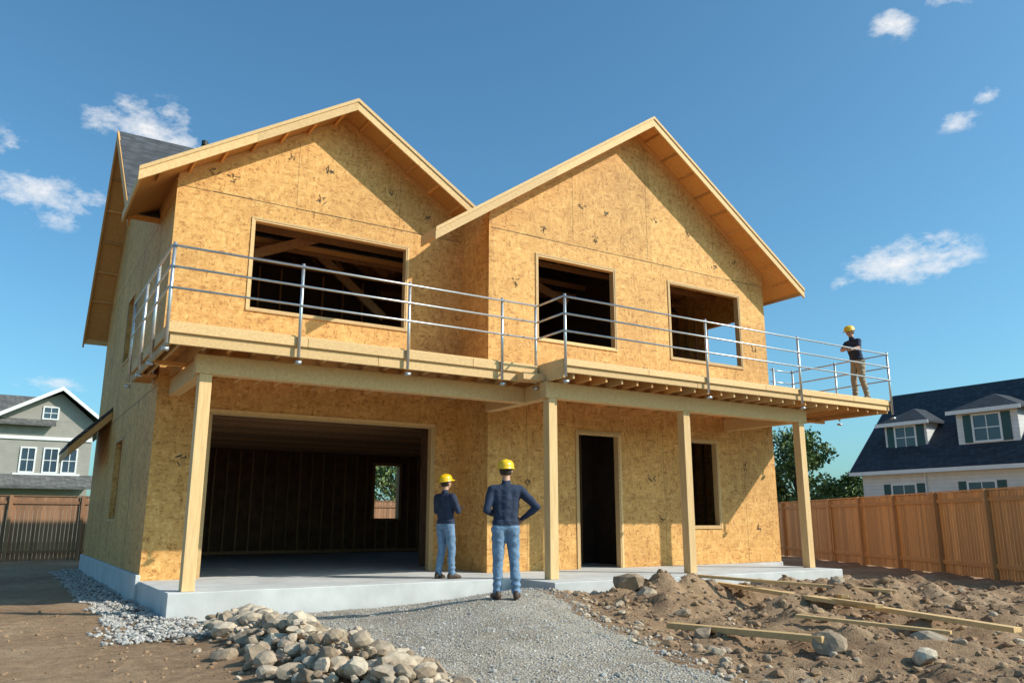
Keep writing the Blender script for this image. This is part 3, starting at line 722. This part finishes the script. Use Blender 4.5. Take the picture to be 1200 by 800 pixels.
def ellip(mb,c,r,m,M=None,seg=16,ring=10,fn=None):
    vs=[];fs=[]
    for i in range(ring+1):
        th=math.pi*i/ring
        for k in range(seg):
            ph=2*math.pi*k/seg; p=Vector((math.sin(th)*math.cos(ph),math.sin(th)*math.sin(ph),math.cos(th)))
            if fn: p=fn(p)
            p=Vector((p.x*r[0],p.y*r[1],p.z*r[2]))
            if M: p=M@p
            vs.append(Vector(c)+p)
    for i in range(ring):
        for k in range(seg):
            k2=(k+1)%seg; fs.append((i*seg+k,i*seg+k2,(i+1)*seg+k2,(i+1)*seg+k))
    mb.add(vs,fs,m,.5)
def hand(mb,wr,d,thumb,curl=.6,s=1):
    wr=Vector(wr); d=Vector(d).normalized(); th=Vector(thumb); th=(th-d*th.dot(d)).normalized(); nrm=d.cross(th).normalized()
    secs=[(-.03,.026,.024),(0,.028,.022),(.03,.037,.018),(.07,.043,.016),(.092,.040,.012)]
    vs=[];n=10
    for t,a,b in secs:
        for k in range(n):
            q=2*math.pi*k/n; vs.append(wr+d*t*s+th*math.cos(q)*a*s+nrm*math.sin(q)*b*s)
    fs=[tuple(range(n))]
    for i in range(4):
        for k in range(n): k2=(k+1)%n; fs.append((i*n+k,i*n+k2,(i+1)*n+k2,(i+1)*n+k))
    fs.append(tuple(range(4*n,5*n))); mb.add(vs,fs,SKIN,.5)
    for j,(off,ln) in enumerate(((.030,.070),(.010,.080),(-.011,.074),(-.030,.058))):
        p=wr+d*.082*s+th*off*s; pts=[p]; ang=0
        for k,l in enumerate((.45,.32,.25)):
            ang+=curl*(.55+.15*j); dd=(d*math.cos(ang)+nrm*math.sin(ang)); p=p+dd*ln*l*s; pts.append(p)
        mb.tube(pts,[.0095*s,.0088*s,.008*s,.006*s],SKIN,7)
    p=wr+d*.025*s+th*.026*s; a=(d*.6+th*.8).normalized(); b=(d*.85+th*.35+nrm*.35).normalized()
    mb.tube([p,p+a*.035*s,p+a*.035*s+b*.032*s,p+a*.035*s+b*.056*s],[.013*s,.011*s,.0095*s,.007*s],SKIN,7)
m_lip=m_plain('lips',(.36,.14,.11),.5)
def person(loc,fwd,J,pants,short=False,headyaw=0,headpitch=0,hscale=1.0,hair=HAIR):
    E=empty('construction_worker',loc); E.rotation_euler=(0,0,math.atan2(fwd[1],fwd[0])-math.pi/2); E.scale=(hscale,)*3
    V=[];ED=[];B=[]
    def v(p,r): V.append((*p,r)); return len(V)-1
    def e(a,b,k): ED.append((a,b)); B.append((a,b,k))
    J=dict(J); L=Vector
    lean=L(J.get('lean',(0,0,0)))
    pel=v((0,0,.97),.125); sp=v(tuple(L((0,.0,1.12))+lean*.35),.128); ch=v(tuple(L((0,0,1.30))+lean*.75),.135); uc=v(tuple(L((0,-.01,1.41))+lean),.110)
    nb=v(tuple(L((0,-.005,1.50))+lean*1.05),.074); nk=v(tuple(L((0,.01,1.60))+lean*1.15),.060)
    e(pel,sp,'s');e(sp,ch,'s');e(ch,uc,'s');e(uc,nb,'s');e(nb,nk,'n')
    W={}; extra=[]
    for sd,sx in (('R',1),('L',-1)):
        sh=L((sx*.190,-.005,1.42))+lean; el=L(J['el'+sd]); wr=L(J['wr'+sd])
        a=v(tuple(sh),.080); m1=v(tuple(sh.lerp(el,.5)),.068); b=v(tuple(el),.055); m2=v(tuple(el.lerp(wr,.35)),.052); c=v(tuple(wr),.036)
        k='k' if short else 's'
        e(uc,a,'s');e(a,m1,'s');e(m1,b,'s');e(b,m2,k);e(m2,c,k); W[sd]=(el,wr)
        extra.append(([L((sx*.065,0,.94)),L((sx*.072,0,1.12))+lean*.35,L((sx*.095,0,1.30))+lean*.75,L((sx*.125,-.01,1.40))+lean],[.118,.110,.110,.096]))
        kn=L(J['kn'+sd]); an=L(J['an'+sd]); hp=L((sx*.092,-.01,.90))
        a=v(tuple(hp),.114); m1=v(tuple(hp.lerp(kn,.5)),.098); b=v(tuple(kn),.080); m2=v(tuple(kn.lerp(an,.4)+L((0,-.012,0))),.076); c=v(tuple(an),.064)
        e(pel,a,'p');e(a,m1,'p');e(m1,b,'p');e(b,m2,'p');e(m2,c,'p')
    for pts,rs in extra:
        ids=[v(tuple(p),r) for p,r in zip(pts,rs)]
        for i in range(3): e(ids[i],ids[i+1],'s')
    vs,fs=blended(V,ED)
    mats={'s':SHIRT,'p':pants,'n':SKIN,'k':SKIN}
    mb=MB(); vv=[]
    for p in vs:
        p=Vector(p); q=p*8; k=noise.noise(Vector((q.x,q.y,q.z*2.0)))*.011+noise.noise(Vector((p.x*20,p.y*20,p.z*34)))*.004
        c=Vector((0 if p.z>.95 else (.1 if p.x>0 else -.1),0,p.z)); d=(p-c)
        if p.z<.28: k+=.008*math.sin(p.z*75)
        if .955<p.z<1.02 and abs(p.x)<.22: k+=.012
        if p.z>1.53+lean.z: k=0
        if d.length>1e-4: p=p+d.normalized()*k
        vv.append(p)
    mb.v=[tuple(p) for p in vv]
    jv=[Vector(x[:3]) for x in V]
    for f in fs:
        c=sum((vv[i] for i in f),Vector())/len(f); best=min(B,key=lambda b:segd(c,jv[b[0]],jv[b[1]])); k=best[2]
        if k!='k' and c.z<1.0: k='s' if (c.z>.955 or abs(c.x)>.27) else 'p'
        if k=='p' and c.z>.955: k='s'
        if k in 'sn' and abs(c.x-lean.x)<.11 and c.z>1.3: k='n' if c.z>1.553+lean.z+.15*(abs(c.x-lean.x)-.05) else 's'
        mb.f.append(f); mb.m.append(mb.mi(mats[k])); mb.r.append(.5)
    mb.obj('body',E,smooth=True)
    mb=MB()
    for sd,sx in (('R',1),('L',-1)):
        an=Vector(J['an'+sd]); t=Vector((sx*.22,1,0)).normalized(); z=Vector((0,0,1)); u=t.cross(z)
        secs=[(-.085,.028,.075,.012),(-.06,.040,.115,.0),(-.01,.044,.135,0),(.05,.045,.11,0),(.11,.050,.075,0),(.165,.046,.06,0),(.195,.025,.035,.008)]
        vs=[];n=10
        for d,wd,ht,zb in secs:
            for k in range(n):
                q=2*math.pi*k/n; zz=zb+(ht-zb)*(.5+.5*math.sin(q)); zz=max(zz,zb+.001)
                ww=wd*math.copysign(abs(math.cos(q))**.6,math.cos(q)); vs.append(Vector((an.x,an.y,0))+t*d+u*ww+z*zz)
        fs=[tuple(range(n)),tuple(range(len(secs)*n-n,len(secs)*n))]
        for i in range(len(secs)-1):
            for k in range(n): k2=(k+1)%n; fs.append((i*n+k,i*n+k2,(i+1)*n+k2,(i+1)*n+k))
        mb.add(vs,fs,BOOT,.5)
    mb.obj('boots',E,smooth=True)
    mb=MB()
    for sd,sx in (('R',1),('L',-1)):
        el,wr=W[sd]; d=J.get('hd'+sd,tuple(wr-el)); th=J.get('th'+sd,(-sx*.3,1,.2)); hand(mb,tuple(wr),d,th,J.get('cu'+sd,.5)*J.get('cs'+sd,sx*-1),1.08)
    mb.obj('hands',E,smooth=True)
    mb=MB(); hc=Vector((0,.025,1.683))+lean*1.2
    M=Matrix.Rotation(headyaw,3,'Z')@Matrix.Rotation(headpitch,3,'X')
    def face(p):
        x,y,z=p
        if z<0: k=1-.28*(-z)**1.6; x*=k
        if y>.55 and -.25<z<.22 and abs(x)<.22: y+=.26*(1-abs(x)/.22)*(1-max(0,(z+.05))/.3 if z>-.1 else (z+.25)/.15*1.0)
        if y>.5 and .02<z<.3 and .15<abs(x)<.6: y-=.07
        if y>.6 and z<-.7: y+=.05
        return Vector((x,y,z))
    ellip(mb,hc,(.080,.100,.122),SKIN,M,28,22,face)
    for sx in (-1,1):
        ellip(mb,hc+M@Vector((sx*.081,-.008,-.008)),(.012,.020,.032),SKIN,M,10,8)
        ellip(mb,hc+M@Vector((sx*.030,.087,.008)),(.013,.009,.008),WHITE,M,10,6); ellip(mb,hc+M@Vector((sx*.030,.093,.008)),(.006,.005,.006),DARK,M,8,6)
        ellip(mb,hc+M@Vector((sx*.030,.092,.026)),(.016,.006,.004),hair,M,8,6)
    ellip(mb,hc+M@Vector((0,.090,-.058)),(.024,.010,.007),m_lip,M,10,6)
    ellip(mb,hc+M@Vector((0,-.014,.012)),(.086,.098,.118),hair,M,20,14,lambda p: Vector((p.x,p.y if p.y<.15 else .15,max(p.z,-.55))))
    mb.obj('head',E,smooth=True)
    mb=MB(); vs=[];fs=[];n=28
    prof=[(1.0,0),(1.0,.25),(.95,.5),(.82,.75),(.6,.92),(.32,1.0),(.0001,1.03)]
    for r,z in prof:
        for k in range(n):
            q=2*math.pi*k/n; rid=.02*math.exp(-(math.cos(q)*r/.18)**2)*(z>.2); vs.append(Vector((.112*r*math.cos(q),.134*r*math.sin(q),.108*(z+rid*3))))
    for i in range(len(prof)-1):
        for k in range(n): k2=(k+1)%n; fs.append((i*n+k,i*n+k2,(i+1)*n+k2,(i+1)*n+k))
    o=len(vs)
    for dz in (0,-.008):
        for k in range(n):
            q=2*math.pi*k/n; f=.016+.05*max(0,math.sin(q))**2; vs.append(Vector(((.112+f*.7)*math.cos(q),(.134+f)*math.sin(q),-.012+dz-.01*max(0,math.sin(q)))))
    for k in range(n):
        k2=(k+1)%n; fs.append((k,k2,o+k2,o+k)); fs.append((o+k,o+k2,o+n+k2,o+n+k)); fs.append((o+n+k,o+n+k2,k2,k))
    M2=M@Matrix.Rotation(math.radians(-4),3,'X')
    vs=[hc+M@Vector((0,-.004,.045))+M2@p for p in vs]; mb.add(vs,fs,HELM,.5)
    mb.obj('hard_hat',E,smooth=True)
    return E
zc=hgt(6.35,10.25)+.03
person((6.35,10.25,zc),(.42,.91),dict(lean=(.01,.02,0),elR=(.42,-.08,1.19),wrR=(.24,.05,1.04),elL=(-.265,-.05,1.15),wrL=(-.16,.17,1.10),knR=(.12,.035,.50),anR=(.145,-.02,.085),knL=(-.10,.02,.50),anL=(-.105,.05,.085),
    hdR=(-.55,.65,-.45),thR=(0,-.2,1),cuR=.35,hdL=(.7,.5,.1),thL=(0,.2,1)),JEANS,headyaw=-.35,headpitch=.12,hscale=1.09)
person((7.30,13.95,ZS),(.95,.31),dict(lean=(0,-.03,0),elR=(.28,.03,1.17),wrR=(.04,.235,1.19),elL=(-.28,.03,1.17),wrL=(-.04,.275,1.22),knR=(.105,.05,.50),anR=(.12,.05,.085),knL=(-.10,.01,.50),anL=(-.11,-.06,.085),
    thR=(0,.2,1),thL=(0,.2,1),cuR=.4,cuL=.4),JEANS,headyaw=-.1,headpitch=.25,hscale=1.06)
person((18.42,12.42,ZD),(-.97,.2),dict(lean=(-.03,.13,-.03),elR=(.12,.32,1.22),wrR=(-.12,.48,1.17),elL=(-.30,.20,1.20),wrL=(-.31,.40,1.16),knR=(.11,.05,.50),anR=(.12,.04,.085),knL=(-.10,.0,.50),anL=(-.11,-.10,.085),
    hdR=(-.6,.5,-.1),hdL=(-.1,.7,-.1),thR=(0,.2,1),thL=(.6,.2,.6),cuR=.5,cuL=.6),KHAKI,short=True,headpitch=-.15,hscale=1.08)

# ------------------------------------------------------------ CAMERA / LIGHT / WORLD
cd=bpy.data.cameras.new('camera'); cam=bpy.data.objects.new('camera',cd); COL.objects.link(cam); S.camera=cam
cam.location=(0,0,1.45); cd.sensor_width=36; cd.lens=28.08; cd.clip_end=3000
cam.rotation_euler=(math.radians(90+12.697),0,math.radians(57.768-90))
LZ=.95
SE=math.atan(LZ/math.sqrt(2))
sd=bpy.data.lights.new('sun','SUN'); sd.energy=5.0; sd.angle=math.radians(.5); sd.color=(1,.94,.82)
so=bpy.data.objects.new('sun',sd); COL.objects.link(so)
so.rotation_euler=Vector((-1,1,-LZ)).to_track_quat('-Z','Y').to_euler()
so.location=(30,-30,30)
w=bpy.data.worlds.new('World'); S.world=w; w.use_nodes=True; nt=w.node_tree; bg=nt.nodes['Background']
sky=N(nt,'ShaderNodeTexSky',sky_type='NISHITA'); sky.sun_disc=False; sky.sun_elevation=SE; sky.sun_rotation=math.radians(135); sky.air_density=1.0; sky.dust_density=1.6; sky.ozone_density=1.2
tc=N(nt,'ShaderNodeTexCoord'); d=tc.outputs['Generated']
tot=None
def vm(op,a,b):
    n=N(nt,'ShaderNodeVectorMath',operation=op)
    for i,x in enumerate((a,b)):
        if isinstance(x,tuple): n.inputs[i].default_value=x
        else: nt.links.new(x,n.inputs[i])
    return n
for az,el,rw,kz,st in ((84.2,25.2,.085,2.2,1.0),(89.6,19.6,.085,2.4,.85),(92,22.5,.05,2.0,.5),(30.2,16.6,.085,2.5,1.05),(34.6,15.6,.03,2.5,.6),(29.6,31,.030,1.2,.7),(26.4,24.6,.030,2.0,.7),(24.6,25.6,.022,1.6,.6),(25.2,32.4,.05,2,1.0),(20,18,.03,2.5,.7),(88,8.4,.05,4,.5)):
    a,e=math.radians(az),math.radians(el); c=(math.cos(a)*math.cos(e),math.sin(a)*math.cos(e),math.sin(e))
    s=vm('SUBTRACT',d,c); m_=vm('MULTIPLY',s.outputs[0],(1/rw,1/rw,kz/rw)); l=N(nt,'ShaderNodeVectorMath',operation='LENGTH'); nt.links.new(m_.outputs[0],l.inputs[0])
    v=math_(nt,'MULTIPLY',math_(nt,'MAXIMUM',math_(nt,'SUBTRACT',1,l.outputs['Value']),0),st)
    tot=v if tot is None else math_(nt,'MAXIMUM',tot,v)
mp=N(nt,'ShaderNodeMapping'); mp.inputs['Scale'].default_value=(1,1,1.9); nt.links.new(d,mp.inputs[0])
nf=noi(nt,mp.outputs[0],20,10,.68)
cl=math_(nt,'SUBTRACT',math_(nt,'ADD',math_(nt,'MULTIPLY',nf,2.5),math_(nt,'MULTIPLY',tot,1.0)),1.55)
gate=math_(nt,'MINIMUM',math_(nt,'MULTIPLY',tot,3),1)
cr=ramp(nt,[(0,(0,0,0)),(.35,(.5,.5,.5)),(.8,(1,1,1))]); nt.links.new(math_(nt,'MULTIPLY',cl,gate),cr.inputs[0])
tint=mixc(nt,1,sky.outputs[0],(.60,1.06,1.20),'MULTIPLY')
out=mixc(nt,cr.outputs[0],tint,(6.7,6.7,6.7))
nt.links.new(out,bg.inputs[0]); bg.inputs[1].default_value=.145
S.view_settings.view_transform='Standard'; S.view_settings.look='None'; S.view_settings.exposure=0
